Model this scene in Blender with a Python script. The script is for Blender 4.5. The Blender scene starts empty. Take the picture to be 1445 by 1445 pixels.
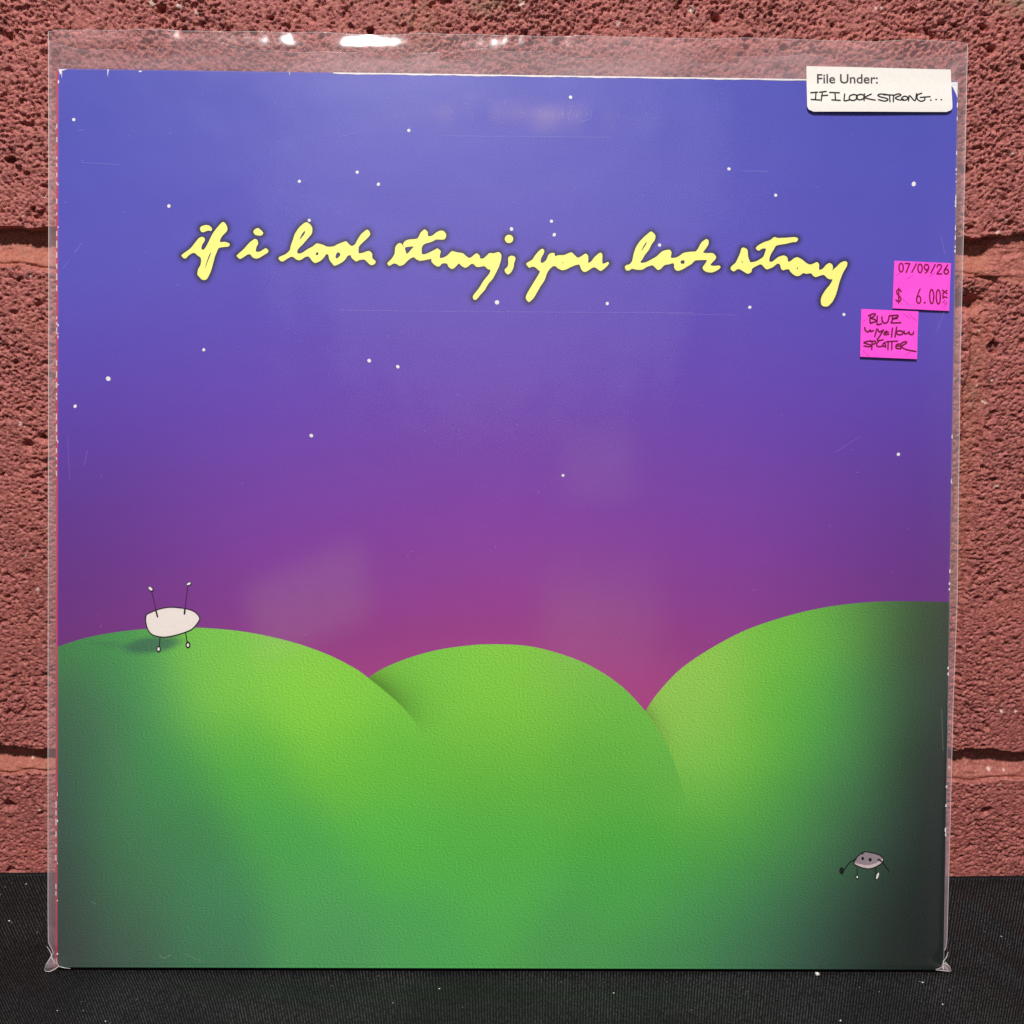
import bpy, bmesh, math, random
import numpy as np
from mathutils import Vector, Euler
from mathutils.geometry import tessellate_polygon

# ---------------------------------------------------------------- camera, light, exposure
SC = bpy.context.scene
COL = SC.collection
PXF, PXC = 1556.0, 722.5                      # focal length and centre in photograph pixels
CAM_POS = Vector((-0.0038, -0.4134, 0.2411))
CAM_ROT = Euler((math.radians(77.98), math.radians(-0.65), math.radians(-0.71)), 'XYZ')
cam = bpy.data.cameras.new('camera'); camo = bpy.data.objects.new('camera', cam); COL.objects.link(camo)
cam.sensor_width = 36.0; cam.sensor_fit = 'HORIZONTAL'; cam.lens = 36.0 * PXF / 1445.0
cam.clip_start = 0.01; cam.clip_end = 50
camo.location = CAM_POS; camo.rotation_euler = CAM_ROT
SC.camera = camo

world = bpy.data.worlds.new('World'); SC.world = world; world.use_nodes = True
bg = world.node_tree.nodes['Background']
bg.inputs[0].default_value = (0.95, 0.93, 0.97, 1); bg.inputs[1].default_value = 0.11

def area_lamp(name, loc, target, size, power, color):
    L = bpy.data.lights.new(name, 'AREA'); L.shape = 'DISK'; L.size = size; L.energy = power; L.color = color
    o = bpy.data.objects.new(name, L); COL.objects.link(o); o.location = loc
    o.rotation_euler = (Vector(target) - Vector(loc)).to_track_quat('-Z', 'Y').to_euler()
    return o
area_lamp('ceiling_lamp', (-0.22, -1.15, 1.70), (0, 0, 0.20), 0.20, 46.0, (1.0, 0.955, 0.92))
area_lamp('added_veil_lamp', (0.0, -2.35, 1.38), (0, 0, 0.26), 1.15, 2.4, (1.0, 0.95, 0.97))  # added lamp, placed so its reflection veils the middle of the sleeve

SC.view_settings.view_transform = 'Standard'; SC.view_settings.look = 'None'
SC.view_settings.exposure = 0.0; SC.view_settings.gamma = 1.0; SC.view_settings.use_curve_mapping = False
SC.render.engine = 'CYCLES'
SC.cycles.transparent_max_bounces = 24
SC.cycles.max_bounces = 8
SC.cycles.use_denoising = False            # the photograph's own grain; keeps the pitted wall and the weave crisp
SC.render.film_transparent = False

rng = np.random.default_rng(7)
random.seed(7)

# ---------------------------------------------------------------- helpers
def lin(c):
    c = np.asarray(c, float) / 255.0
    return np.where(c <= 0.04045, c / 12.92, ((c + 0.055) / 1.055) ** 2.4)

def srgb(r, g, b): 
    v = lin((r, g, b)); return (float(v[0]), float(v[1]), float(v[2]), 1.0)

def link_mesh(name, me, mat=None, parent=None):
    o = bpy.data.objects.new(name, me); COL.objects.link(o)
    if mat: me.materials.append(mat)
    if parent: o.parent = parent
    return o

def mesh(name, verts, faces, mat=None, parent=None, smooth=False):
    me = bpy.data.meshes.new(name)
    me.from_pydata([tuple(v) for v in verts], [], faces)
    me.update()
    if smooth: me.polygons.foreach_set('use_smooth', [True] * len(me.polygons))
    return link_mesh(name, me, mat, parent)

def grid_mesh(name, P, mat=None, parent=None, smooth=True):
    """P: (rows, cols, 3) points -> quad grid."""
    r, c = P.shape[:2]
    me = bpy.data.meshes.new(name)
    me.vertices.add(r * c)
    me.vertices.foreach_set('co', P.reshape(-1).astype(np.float32))
    i = np.arange(r * c).reshape(r, c)
    q = np.stack([i[:-1, :-1], i[:-1, 1:], i[1:, 1:], i[1:, :-1]], -1).reshape(-1, 4)
    n = len(q)
    me.loops.add(n * 4); me.polygons.add(n)
    me.loops.foreach_set('vertex_index', q.reshape(-1).astype(np.int32))
    me.polygons.foreach_set('loop_start', (np.arange(n) * 4).astype(np.int32))
    me.polygons.foreach_set('loop_total', np.full(n, 4, np.int32))
    me.polygons.foreach_set('use_smooth', np.full(n, smooth))
    me.update(calc_edges=True); me.validate()
    return link_mesh(name, me, mat, parent)

def attr_color(o, name, arr):
    a = o.data.color_attributes.new(name, 'FLOAT_COLOR', 'POINT')
    arr = arr.reshape(-1, 3); full = np.ones((len(arr), 4), np.float32); full[:, :3] = arr
    a.data.foreach_set('color', full.reshape(-1))

def attr_float(o, name, arr):
    a = o.data.attributes.new(name, 'FLOAT', 'POINT')
    a.data.foreach_set('value', np.asarray(arr, np.float32).reshape(-1))

def gauss_noise(shape, sig):
    """unit-variance noise smoothed with a gaussian of sig=(rows, cols) grid steps (FFT)."""
    n = rng.standard_normal(shape)
    fy = np.fft.fftfreq(shape[0])[:, None]; fx = np.fft.rfftfreq(shape[1])[None, :]
    f = np.exp(-2 * np.pi ** 2 * ((fy * sig[0]) ** 2 + (fx * sig[1]) ** 2))
    r = np.fft.irfft2(np.fft.rfft2(n) * f, s=shape)
    return (r - r.mean()) / r.std()

def sstep(a, b, x):
    t = np.clip((x - a) / (b - a), 0, 1); return t * t * (3 - 2 * t)

class NT:
    """small node-graph builder"""
    def __init__(self, name):
        self.m = bpy.data.materials.new(name); self.m.use_nodes = True
        self.t = self.m.node_tree; self.t.nodes.clear()
        self.out = self.t.nodes.new('ShaderNodeOutputMaterial')
    def n(self, kind, _in=None, **props):
        nd = self.t.nodes.new(kind)
        for k, v in props.items(): setattr(nd, k, v)
        for k, v in (_in or {}).items(): self.set(nd.inputs[k], v)
        return nd
    def set(self, sock, v):
        if isinstance(v, bpy.types.NodeSocket): self.t.links.new(v, sock)
        else: sock.default_value = v
    def math(self, op, a, b=0.0, c=None, clamp=False):
        nd = self.n('ShaderNodeMath', operation=op, use_clamp=clamp)
        self.set(nd.inputs[0], a); self.set(nd.inputs[1], b)
        if c is not None: self.set(nd.inputs[2], c)
        return nd.outputs[0]
    def mix(self, f, a, b, blend='MIX'):
        nd = self.n('ShaderNodeMix', data_type='RGBA', blend_type=blend)
        self.set(nd.inputs[0], f); self.set(nd.inputs[6], a); self.set(nd.inputs[7], b)
        return nd.outputs[2]
    def ramp(self, f, stops):
        nd = self.n('ShaderNodeValToRGB'); self.set(nd.inputs[0], f)
        e = nd.color_ramp.elements
        while len(e) < len(stops): e.new(0.5)
        for s, (p, c) in zip(e, stops): s.position = p; s.color = c
        return nd.outputs[0]
    def mrange(self, f, a, b, c=0.0, d=1.0, interp='SMOOTHSTEP'):
        nd = self.n('ShaderNodeMapRange', interpolation_type=interp)
        for k, v in zip((0, 1, 2, 3, 4), (f, a, b, c, d)): self.set(nd.inputs[k], v)
        return nd.outputs[0]
    def noise(self, vec, scale, detail=2.0, rough=0.5, dist=0.0):
        nd = self.n('ShaderNodeTexNoise', {'Scale': scale, 'Detail': detail, 'Roughness': rough, 'Distortion': dist})
        self.set(nd.inputs['Vector'], vec); return nd.outputs[0]
    def attr(self, name, what=2):
        return self.n('ShaderNodeAttribute', attribute_name=name).outputs[what]
    def acol(self, name):
        return self.n('ShaderNodeAttribute', attribute_name=name).outputs[0]
    def obj(self): return self.n('ShaderNodeTexCoord').outputs['Object']
    def vmul(self, v, s):
        nd = self.n('ShaderNodeMapping'); self.set(nd.inputs[0], v); nd.inputs[3].default_value = s; return nd.outputs[0]
    def vadd(self, v, s):
        nd = self.n('ShaderNodeMapping'); self.set(nd.inputs[0], v); nd.inputs[1].default_value = s; return nd.outputs[0]
    def bump(self, h, strength, dist):
        nd = self.n('ShaderNodeBump', {'Strength': strength, 'Distance': dist}); self.set(nd.inputs['Height'], h)
        return nd.outputs[0]
    def principled(self, **kw):
        nd = self.n('ShaderNodeBsdfPrincipled')
        for k, v in kw.items(): self.set(nd.inputs[k.replace('_', ' ')], v)
        return nd.outputs[0]
    def finish(self, s):
        self.t.links.new(s, self.out.inputs[0]); return self.m

def plain(name, col, rough=0.5, spec=0.3, grain=0.0, gscale=900.0):
    k = NT(name)
    c = col
    if grain:
        v = k.noise(k.obj(), gscale, 3.0)
        c = k.mix(k.mrange(v, 0.3, 0.7, 0, 1), (col[0] * (1 - grain), col[1] * (1 - grain), col[2] * (1 - grain), 1), col)
    return k.finish(k.principled(Base_Color=c, Roughness=rough, Specular_IOR_Level=spec))

# ---------------------------------------------------------------- photograph geometry
RM = np.array(CAM_ROT.to_matrix())
def ray(px, py):
    d = RM @ np.array([(px - PXC) / PXF, -(py - PXC) / PXF, -1.0]); return d
def wall_pt(px, py):                       # pixel -> point on the wall face y = 0
    d = ray(px, py); s = -CAM_POS.y / d[1]; return CAM_POS.x + s * d[0], CAM_POS.z + s * d[2]
def table_pt(px, py):                      # pixel -> point on the table z = 0
    d = ray(px, py); s = -CAM_POS.z / d[2]; return CAM_POS.x + s * d[0], CAM_POS.y + s * d[1]

SIZE = 0.314                               # a twelve inch record jacket
TILT = math.radians(10.97)
BASE = Vector((0, -(SIZE * math.sin(TILT) + 0.0052), 0.0016))
# plane homography: the four jacket corners seen in the photograph -> (u, v) in metres on the jacket's face
_src = [(80, 101), (1353, 118.5), (1333.5, 1369), (78.5, 1370)]
_dst = [(-SIZE / 2, SIZE), (SIZE / 2, SIZE), (SIZE / 2, 0), (-SIZE / 2, 0)]
_A = []; _b = []
for (x, y), (u, v) in zip(_src, _dst):
    _A += [[x, y, 1, 0, 0, 0, -u * x, -u * y], [0, 0, 0, x, y, 1, -v * x, -v * y]]; _b += [u, v]
_h = np.linalg.solve(np.array(_A, float), np.array(_b, float)); HM = np.append(_h, 1).reshape(3, 3); HI = np.linalg.inv(HM)
def uv(px, py):
    q = HM @ np.array([px, py, 1.0]); return q[0] / q[2], q[1] / q[2]
def uva(P):
    P = np.asarray(P, float); q = np.c_[P, np.ones(len(P))] @ HM.T; return q[:, :2] / q[:, 2:3]
def px_of(u, v):
    q = np.stack([u, v, np.ones_like(u)], -1) @ HI.T; return q[..., 0] / q[..., 2], q[..., 1] / q[..., 2]
MM = 0.001

# ================================================================ THE WALL
k = NT('painted_block')
pos = k.obj()
v1 = k.noise(pos, 48.0, 6.0, 0.62); v2 = k.noise(pos, 700.0, 3.0, 0.6)
base = k.mix(k.mrange(v1, 0.32, 0.68), srgb(128, 58, 54), srgb(165, 83, 76))
base = k.mix(k.mrange(v2, 0.3, 0.75), base, srgb(204, 124, 114))
base = k.mix(k.attr('mortar'), base, k.mix(k.mrange(v2, 0.3, 0.7), srgb(166, 88, 70), srgb(190, 114, 93)))
base = k.mix(k.attr('stain'), base, srgb(150, 122, 98))
base = k.mix(k.attr('pit'), base, srgb(104, 46, 42))
base = k.mix(k.attr('fleck'), base, srgb(232, 205, 192))
bmp = k.bump(k.noise(pos, 1300.0, 4.0, 0.7), 0.9, 0.0006)
MAT_WALL = k.finish(k.principled(Base_Color=base, Roughness=0.40, Specular_IOR_Level=0.6, Normal=bmp))

ST = 0.00040
X0, X1, Z0, Z1 = -0.42, 0.40, -0.012, 0.440
nx = int(round((X1 - X0) / ST)) + 1; nz = int(round((Z1 - Z0) / ST)) + 1
gx = np.linspace(X0, X1, nx); gz = np.linspace(Z0, Z1, nz)
GX, GZ = np.meshgrid(gx, gz)
sh = GX.shape
g = lambda mmr, mmc=None: (mmr * MM / ST, (mmc or mmr) * MM / ST)
fine = gauss_noise(sh, g(0.16, 0.21)); fine2 = gauss_noise(sh, g(0.28, 0.36))
med = gauss_noise(sh, g(0.8, 1.0)); big = gauss_noise(sh, g(1.9, 2.3)); und = gauss_noise(sh, g(14.0)); dens = gauss_noise(sh, g(8.0))
jx = gauss_noise((1, nx), (0.01, 3.0 * MM / ST))[0]; jx2 = gauss_noise((1, nx), (0.01, 7.0 * MM / ST))[0]
streak = gauss_noise(sh, g(0.4, 2.6))
pores = sstep(0.35, 1.15, -fine + 0.3 * dens) * 0.55 + sstep(0.55, 1.25, -fine2 + 0.35 * dens) * 0.78 + sstep(1.55, 2.1, -med) * 1.3
pores += sstep(2.75, 3.1, big) * 3.0
rough_h = 0.06 * fine + 0.06 * fine2 + 0.05 * med + 0.25 * und
amp_z = 0.60 + 0.16 * sstep(0.03, 0.09, GZ) + 0.24 * sstep(0.18, 0.27, GZ)
pores = pores * amp_z + sstep(2.1, 2.5, med + 0.4 * big) * 4.0 * (1 - amp_z); rough_h = rough_h * (0.4 + 0.6 * amp_z)
H = rough_h - pores                                            # millimetres, + towards the room
ZJ = [wall_pt(722, 355)[1], wall_pt(722, 1077)[1]]              # the two bed joints
JH = [0.0070, 0.0054]
XM = wall_pt(1377, 560)[0]; XT = wall_pt(600, 30)[0]            # head joints
jmask = np.zeros(sh); Hj = np.zeros(sh)
for zj, jh, D, gap in ((ZJ[0], JH[0], 5.4, 1.0), (ZJ[1], JH[1], 5.0, 1.0)):
    zt = zj + jh + (0.55 * jx + 0.5 * jx2)[None, :] * MM        # arris of the block above
    zb = zj - jh + (0.45 * np.roll(jx, 400) + 0.6 * np.roll(jx2, 300))[None, :] * MM
    t = (GZ - zb) / (zt - zb)                                   # 0 at bottom, 1 at top
    flat = -D * np.ones(sh)
    ramp = -D * np.clip(t / 0.62, 0, 1) ** 0.85 - 0.35
    prof = np.where(t > 0.62, flat - 0.35, ramp) - 1.6 * np.exp(-((t + 0.02) / 0.06) ** 2)
    inside = sstep(-0.10, 0.0, t) * (1 - sstep(0.985, 1.03, t))
    depth = np.ones(sh)
    if zj == ZJ[0]:                                             # mortar squeezed out beside the head joint
        depth = 1 - 0.62 * sstep(XM - 0.002, XM + 0.004, GX)
    jmask = np.maximum(jmask, inside); Hj += inside * prof * depth
for xj, zlo, zhi, D in ((XM, ZJ[1] + JH[1], ZJ[0] - JH[0], 1.7), (XM - 0.406, ZJ[1] + JH[1], ZJ[0] - JH[0], 3.0),
                        (XT, ZJ[0] + JH[0], 9, 0.9), (XT, -9, ZJ[1] - JH[1], 3.0), (XT + 0.406, ZJ[0] + JH[0], 9, 3.0)):
    w = 0.0047 + 0.0006 * gauss_noise((nz, 1), (4.0 * MM / ST, 0.01))
    ins = (1 - sstep(0.72, 1.12, np.abs(GX - xj) / w)) * ((GZ > zlo) & (GZ < zhi))
    jmask = np.maximum(jmask, (0.45 if xj == XM else 0.25) * ins); Hj -= ins * D
hx, hz = wall_pt(1364, 428)                                     # a hole under the bed joint
hole = np.exp(-(((GX - hx) / 0.0062) ** 2 + ((GZ - hz) / 0.0036) ** 2) ** 1.4)
for (qx, qy, qr) in ((57, 617, 4), (38, 628, 5), (12, 1137, 5), (1392, 1146, 5), (228, 14, 4), (1010, 26, 5), (1400, 70, 4), (1388, 38, 3), (10, 52, 5)):
    a, b = wall_pt(qx, qy); hole = np.maximum(hole, 0.62 * np.exp(-(((GX - a) / (qr * 0.00034)) ** 2 + ((GZ - b) / (qr * 0.00028)) ** 2)))
H = H * (1 - 0.72 * jmask) + Hj + jmask * 0.18 * streak - 6.0 * hole
pit_attr = np.clip(sstep(1.1, 3.6, pores) * (1 - jmask) * 0.65, 0, 1)
fl = gauss_noise(sh, g(0.55)); flsel = gauss_noise(sh, g(3.0))
fleck = sstep(3.35, 3.7, fl + 0.55 * flsel) * 0.9
for (qx, qy, qr) in ((28, 598, 3), (1346, 536, 3), (1401, 536, 2), (1381, 545, 2), (1407, 686, 3), (1413, 1004, 3), (1399, 1089, 3), (1420, 1090, 2), (1344, 1088, 2),
                     (214, 5, 4), (736, 4, 4), (976, 14, 4), (872, 33, 3), (977, 16, 3), (53, 832, 3), (36, 784, 2), (1345, 555, 2), (1408, 328, 3), (55, 1143, 2)):
    a, b = wall_pt(qx, qy); fleck = np.maximum(fleck, np.exp(-(((GX - a) ** 2 + (GZ - b) ** 2) / (qr * 0.00024) ** 2) ** 2))
stain = np.zeros(sh)
for (qx, qy, rx, ry, s) in ((690, 8, 34, 14, .55), (990, 40, 12, 10, .45), (585, 30, 26, 40, .40), (1440, 3, 30, 14, .8), (1375, 560, 9, 90, .25), (12, 348, 60, 14, .2)):
    a, b = wall_pt(qx, qy); stain = np.maximum(stain, s * np.exp(-((GX - a) / (rx * 0.00028)) ** 2 - ((GZ - b) / (ry * 0.00028)) ** 2) * sstep(-1.0, 0.8, med))
H = np.minimum(H, 0.75)

wall = bpy.data.objects.new('block_wall', None); COL.objects.link(wall)
wall['label'] = 'red painted concrete block wall with rough pitted faces and recessed mortar joints'; wall['category'] = 'wall'
ix = lambda x: int(np.clip(round((x - X0) / ST), 0, nx - 1)); iz = lambda z: int(np.clip(round((z - Z0) / ST), 0, nz - 1))
def wall_piece(name, xa, xb, za, zb):
    a, b, c, d = ix(xa), ix(xb), iz(za), iz(zb)
    if b - a < 2 or d - c < 2: return
    def pick(lo, hi, coords, fine_zone):          # full resolution where the photograph shows the wall, every fourth line elsewhere
        return np.array([i for i in range(lo, hi + 1) if i in (lo, hi) or fine_zone(coords[i]) or (i - lo) % 4 == 0])
    if za > ZJ[0]: cols = pick(a, b, gx, lambda x: abs(x) < 0.25); rows = pick(c, d, gz, lambda z: z < 0.372)
    else: cols = pick(a, b, gx, lambda x: 0.145 < abs(x) < 0.25); rows = pick(c, d, gz, lambda z: True)
    s = np.ix_(rows, cols)
    P = np.stack([GX[s], -H[s] * MM, GZ[s]], -1)
    o = grid_mesh(name, P, MAT_WALL, wall)
    attr_float(o, 'pit', pit_attr[s]); attr_float(o, 'fleck', fleck[s]); attr_float(o, 'stain', stain[s]); attr_float(o, 'mortar', np.clip(jmask * (1 - 0.55 * sstep(XM - 0.001, XM + 0.004, GX)), 0, 1)[s])
jw = 0.0052
for zlo, zhi, heads in ((Z0, ZJ[1] - JH[1], [XT]), (ZJ[1] + JH[1], ZJ[0] - JH[0], [XM - 0.406, XM]), (ZJ[0] + JH[0], Z1, [XT, XT + 0.406])):
    xs = [X0]
    for h in heads: xs += [h - jw, h + jw]
    xs.append(X1)
    for i in range(len(xs) - 1):
        wall_piece('block' if i % 2 == 0 else 'mortar_joint', xs[i], xs[i + 1], zlo, zhi)
for zj, jh in zip(ZJ, JH): wall_piece('mortar_joint', X0, X1, zj - jh, zj + jh)

# ================================================================ THE TABLE UNDER BLACK CLOTH
k = NT('black_twill')
pos = k.obj()
ph = k.attr('rib')
wob = k.noise(pos, 260.0, 2.0)
arg = k.math('ADD', k.math('MULTIPLY', ph, 2 * math.pi), k.math('MULTIPLY', wob, 2.2))
s = k.math('MULTIPLY_ADD', k.math('SINE', arg), 0.5, 0.5)
brk = k.noise(k.vmul(pos, (1.0, 0.45, 1.0)), 1900.0, 1.0)
rib = k.math('MULTIPLY', s, k.mrange(brk, 0.25, 0.7, 0.25, 1.0))
patch = k.mrange(k.noise(pos, 16.0, 3.0), 0.3, 0.7)
lo = srgb(13, 13, 14); hi = k.mix(patch, srgb(48, 48, 51), srgb(74, 74, 76))
base = k.mix(k.math('POWER', rib, 1.5), lo, hi)
spk = k.noise(pos, 1250.0, 0.0)
base = k.mix(k.mrange(spk, 0.86, 0.92), base, srgb(150, 148, 146))
bmp = k.bump(s, 0.35, 0.0003)
MAT_CLOTH = k.finish(k.principled(Base_Color=base, Roughness=0.6, Specular_IOR_Level=0.14, Normal=bmp))
cx_ = np.linspace(-0.42, 0.40, 330); cy_ = np.concatenate([np.linspace(-0.40, -0.006, 230), np.linspace(-0.005, 0.0045, 12)])
CX, CY = np.meshgrid(cx_, cy_)
def fold(x, y, ax, ay, bx, by, w, h):
    a = np.array(table_pt(ax, ay)); b = np.array(table_pt(bx, by)); d = b - a; L = np.hypot(*d); d /= L
    t = (x - a[0]) * d[0] + (y - a[1]) * d[1]; n = -(x - a[0]) * d[1] + (y - a[1]) * d[0]
    e = sstep(-0.01, 0.012, t) * (1 - sstep(L - 0.02, L + 0.02, t))
    return h * e * np.exp(-(n / w) ** 2)
CZ = 0.00025 * (np.sin(CX * 31 + 1.2) * np.sin(CY * 47) + 0.7 * np.sin(CX * 67 - CY * 30))
CZ += fold(CX, CY, 1352, 1262, 1470, 1352, 0.0035, 0.0030) - fold(CX, CY, 1349, 1275, 1460, 1360, 0.003, 0.0010)
CZ += fold(CX, CY, 1350, 1320, 1460, 1395, 0.0035, 0.0026) - fold(CX, CY, 1346, 1330, 1455, 1410, 0.003, 0.0010)
CZ += fold(CX, CY, -60, 1392, 420, 1420, 0.010, 0.0016) + fold(CX, CY, 300, 1416, 1100, 1424, 0.007, 0.0014)
near = np.exp(-((CY - (BASE.y + 0.002)) / 0.006) ** 2) * (np.abs(CX) < 0.16)
CZ = CZ * (1 - near) - 0.00025
CZ += 0.0012 * sstep(-0.0022, 0.0045, CY) ** 0.7; CYW = np.minimum(CY, -0.0011 + 0.00015 * np.sin(CX * 60))
cloth = grid_mesh('black_cloth', np.stack([CX, CYW, CZ], -1), MAT_CLOTH)
cloth['label'] = 'black twill cloth spread flat on the tabletop under the record'; cloth['category'] = 'cloth'
kk = np.where(CX < 0, 4.6, 3.4)
attr_float(cloth, 'rib', CX / (1 + kk * (CY + 0.085).clip(-0.12, 1)) / 0.00098)

MAT_LINT = plain('lint_white', srgb(235, 232, 226), 0.8, 0.1)
bm = bmesh.new()
spots = [(37, 1248), (13, 1300), (81, 1427), (149, 1442), (0, 1263), (198, 1413), (1330, 1418), (1302, 1387), (1413, 1322), (1351, 1268), (866, 1402), (975, 1437), (450, 1425), (1186, 1441), (620, 1396)]
for i in range(26): spots.append((random.uniform(0, 1445), random.uniform(1382, 1445)))
for i, (a, b) in enumerate(spots):
    x, y = table_pt(a, b); r = random.uniform(0.00016, 0.00028) if i < 15 else random.uniform(0.00004, 0.00009)
    q = bmesh.ops.create_icosphere(bm, subdivisions=1, radius=r)
    an = random.uniform(0, 3.1)
    for v in q['verts']:
        p = v.co.copy(); p.x *= random.uniform(1.2, 2.2); p.rotate(Euler((0, 0, an))); v.co = p + Vector((x, y, 0.0002))
me = bpy.data.meshes.new('lint'); bm.to_mesh(me); bm.free()
lint = link_mesh('lint', me, MAT_LINT); lint['kind'] = 'stuff'
lint['label'] = 'tiny white lint specks scattered over the black cloth'; lint['category'] = 'lint'
bm = bmesh.new(); x, y = table_pt(1152, 1374)
for dx, dz, r in ((0, 0.0006, 0.0007), (0.0005, 0.0003, 0.0004), (-0.0005, 0.0009, 0.00035)):
    q = bmesh.ops.create_icosphere(bm, subdivisions=1, radius=r)
    for v in q['verts']: v.co = v.co * random.uniform(0.8, 1.15) + Vector((x + dx, y - 0.001, dz))
me = bpy.data.meshes.new('paper_crumb'); bm.to_mesh(me); bm.free()
cr = link_mesh('paper_crumb', me, MAT_LINT); cr['label'] = 'small white paper crumb lying against the foot of the record'; cr['category'] = 'crumb'

# ================================================================ THE RECORD JACKET
# local frame: x = across, z = up the face, y = into the jacket; leaning back by TILT
def leaning(name):
    o = bpy.data.objects.new(name, None); COL.objects.link(o); o.location = BASE; o.rotation_euler = (-TILT, 0, 0); return o
jacket = leaning('album_jacket')
jacket['label'] = 'record jacket with purple starry sky, green hills and yellow handwritten title'; jacket['category'] = 'record jacket'
TH = 0.0036; HS = SIZE / 2

def smooth_loop(P, sub=4):
    P = np.asarray(P, float); n = len(P); out = []
    for i in range(n):
        p0, p1, p2, p3 = P[i - 1], P[i], P[(i + 1) % n], P[(i + 2) % n]
        for s in range(sub):
            t = s / sub
            c = 0.5 * ((2 * p1) + (-p0 + p2) * t + (2 * p0 - 5 * p1 + 4 * p2 - p3) * t * t + (-p0 + 3 * p1 - 3 * p2 + p3) * t ** 3)
            out.append(0.75 * c + 0.25 * (p1 * (1 - t) + p2 * t))
    return np.array(out)
def smooth_line(P, sub=5):
    P = np.asarray(P, float)
    if len(P) < 3: return P
    Q = np.vstack([2 * P[0] - P[1], P, 2 * P[-1] - P[-2]]); out = []
    for i in range(1, len(Q) - 2):
        p0, p1, p2, p3 = Q[i - 1], Q[i], Q[i + 1], Q[i + 2]
        for s in range(sub):
            t = s / sub
            out.append(0.5 * ((2 * p1) + (-p0 + p2) * t + (2 * p0 - 5 * p1 + 4 * p2 - p3) * t * t + (-p0 + 3 * p1 - 3 * p2 + p3) * t ** 3))
    out.append(P[-1]); return np.array(out)
def ell(cx, cy, rx, ry, rot=0.0, n=20):
    t = np.linspace(0, 2 * np.pi, n, endpoint=False); c, s = math.cos(rot), math.sin(rot)
    return np.c_[cx + rx * np.cos(t) * c - ry * np.sin(t) * s, cy + rx * np.cos(t) * s + ry * np.sin(t) * c]

class Flat:
    """collects flat printed shapes given in photograph pixels, laid on the face at offset n (mm)"""
    def __init__(self, nfun=None): self.v = []; self.f = []; self.nfun = nfun
    def poly(self, loops, n=0.05):
        L3 = []; start = len(self.v)
        for lp in loops:
            q = uva(lp); L3.append([Vector((a, b, 0)) for a, b in q])
            for a, b in q:
                off = n * MM + (self.nfun(a, b) if self.nfun else 0)
                self.v.append((a, -off, b))
        for t in tessellate_polygon(L3):
            a, b, c = (Vector((self.v[start + i][0], self.v[start + i][2])) for i in t)
            cr_ = (b - a).cross(c - a)
            t = t if cr_ > 0 else t[::-1]
            self.f.append(tuple(start + i for i in t))
        return self
    def stroke(self, P, w, n=0.05, taper=None):
        P = smooth_line(P); 
        d = np.gradient(P, axis=0); d /= np.linalg.norm(d, axis=1)[:, None] + 1e-9
        nn = np.c_[-d[:, 1], d[:, 0]]
        ww = np.full(len(P), w) if taper is None else np.linspace(w, taper, len(P))
        a = P + nn * ww[:, None] / 2; b = P - nn * ww[:, None] / 2
        s = len(self.v)
        for q in (uva(a), uva(b)):
            for x, z in q: self.v.append((x, -(n * MM + (self.nfun(x, z) if self.nfun else 0)), z))
        m = len(P)
        for i in range(m - 1): self.f.append((s + i, s + m + i, s + m + i + 1, s + i + 1))
        for c, w_ in ((P[0], ww[0]), (P[-1], ww[-1])): self.poly([ell(c[0], c[1], w_ / 2, w_ / 2, 0, 8)], n + 0.002)
        return self
    def build(self, name, mat, parent): return mesh(name, self.v, self.f, mat, parent)
def zs(P, ox, oy, s): return np.asarray(P, float) / s + np.array([ox, oy])

# ---- title outlines, traced (pixels of enlarged crops)
TITLE = []      # (word, [loops])
A = (240, 300, 6.02)
TITLE.append([[zs([(90,385),(100,372),(165,325),(210,270),(240,235),(270,226),(290,242),(285,265),(268,290),(260,318),(265,335),(285,330),(310,290),(355,200),(400,140),(440,100),(465,112),(482,150),(475,180),(440,215),(422,245),(420,270),(460,268),(495,280),(502,293),(490,308),(450,312),(410,320),(395,345),(375,395),(360,450),(340,520),(310,580),(290,592),(265,590),(245,570),(225,545),(232,500),(250,470),(258,430),(252,402),(228,385),(205,365),(180,365),(150,385),(128,408),(105,406)], *A),
   zs([(341,357),(338,375),(312,440),(291,500),(300,455),(318,400),(332,370)], *A)],
   [zs([(247,155),(262,135),(300,125),(330,132),(350,155),(343,175),(320,172),(300,178),(280,186),(258,182)], *A)]])
TITLE.append([[zs([(560,385),(575,370),(620,330),(670,275),(715,243),(738,255),(744,285),(730,310),(724,340),(730,352),(760,350),(795,328),(812,322),(832,342),(825,360),(790,382),(755,403),(725,410),(695,398),(680,378),(660,373),(635,388),(595,413),(575,405)], *A)],
   [zs([(703,185),(712,165),(740,150),(765,165),(787,190),(778,210),(755,215),(720,208)], *A)]])
B = (380, 300, 8.028)
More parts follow.
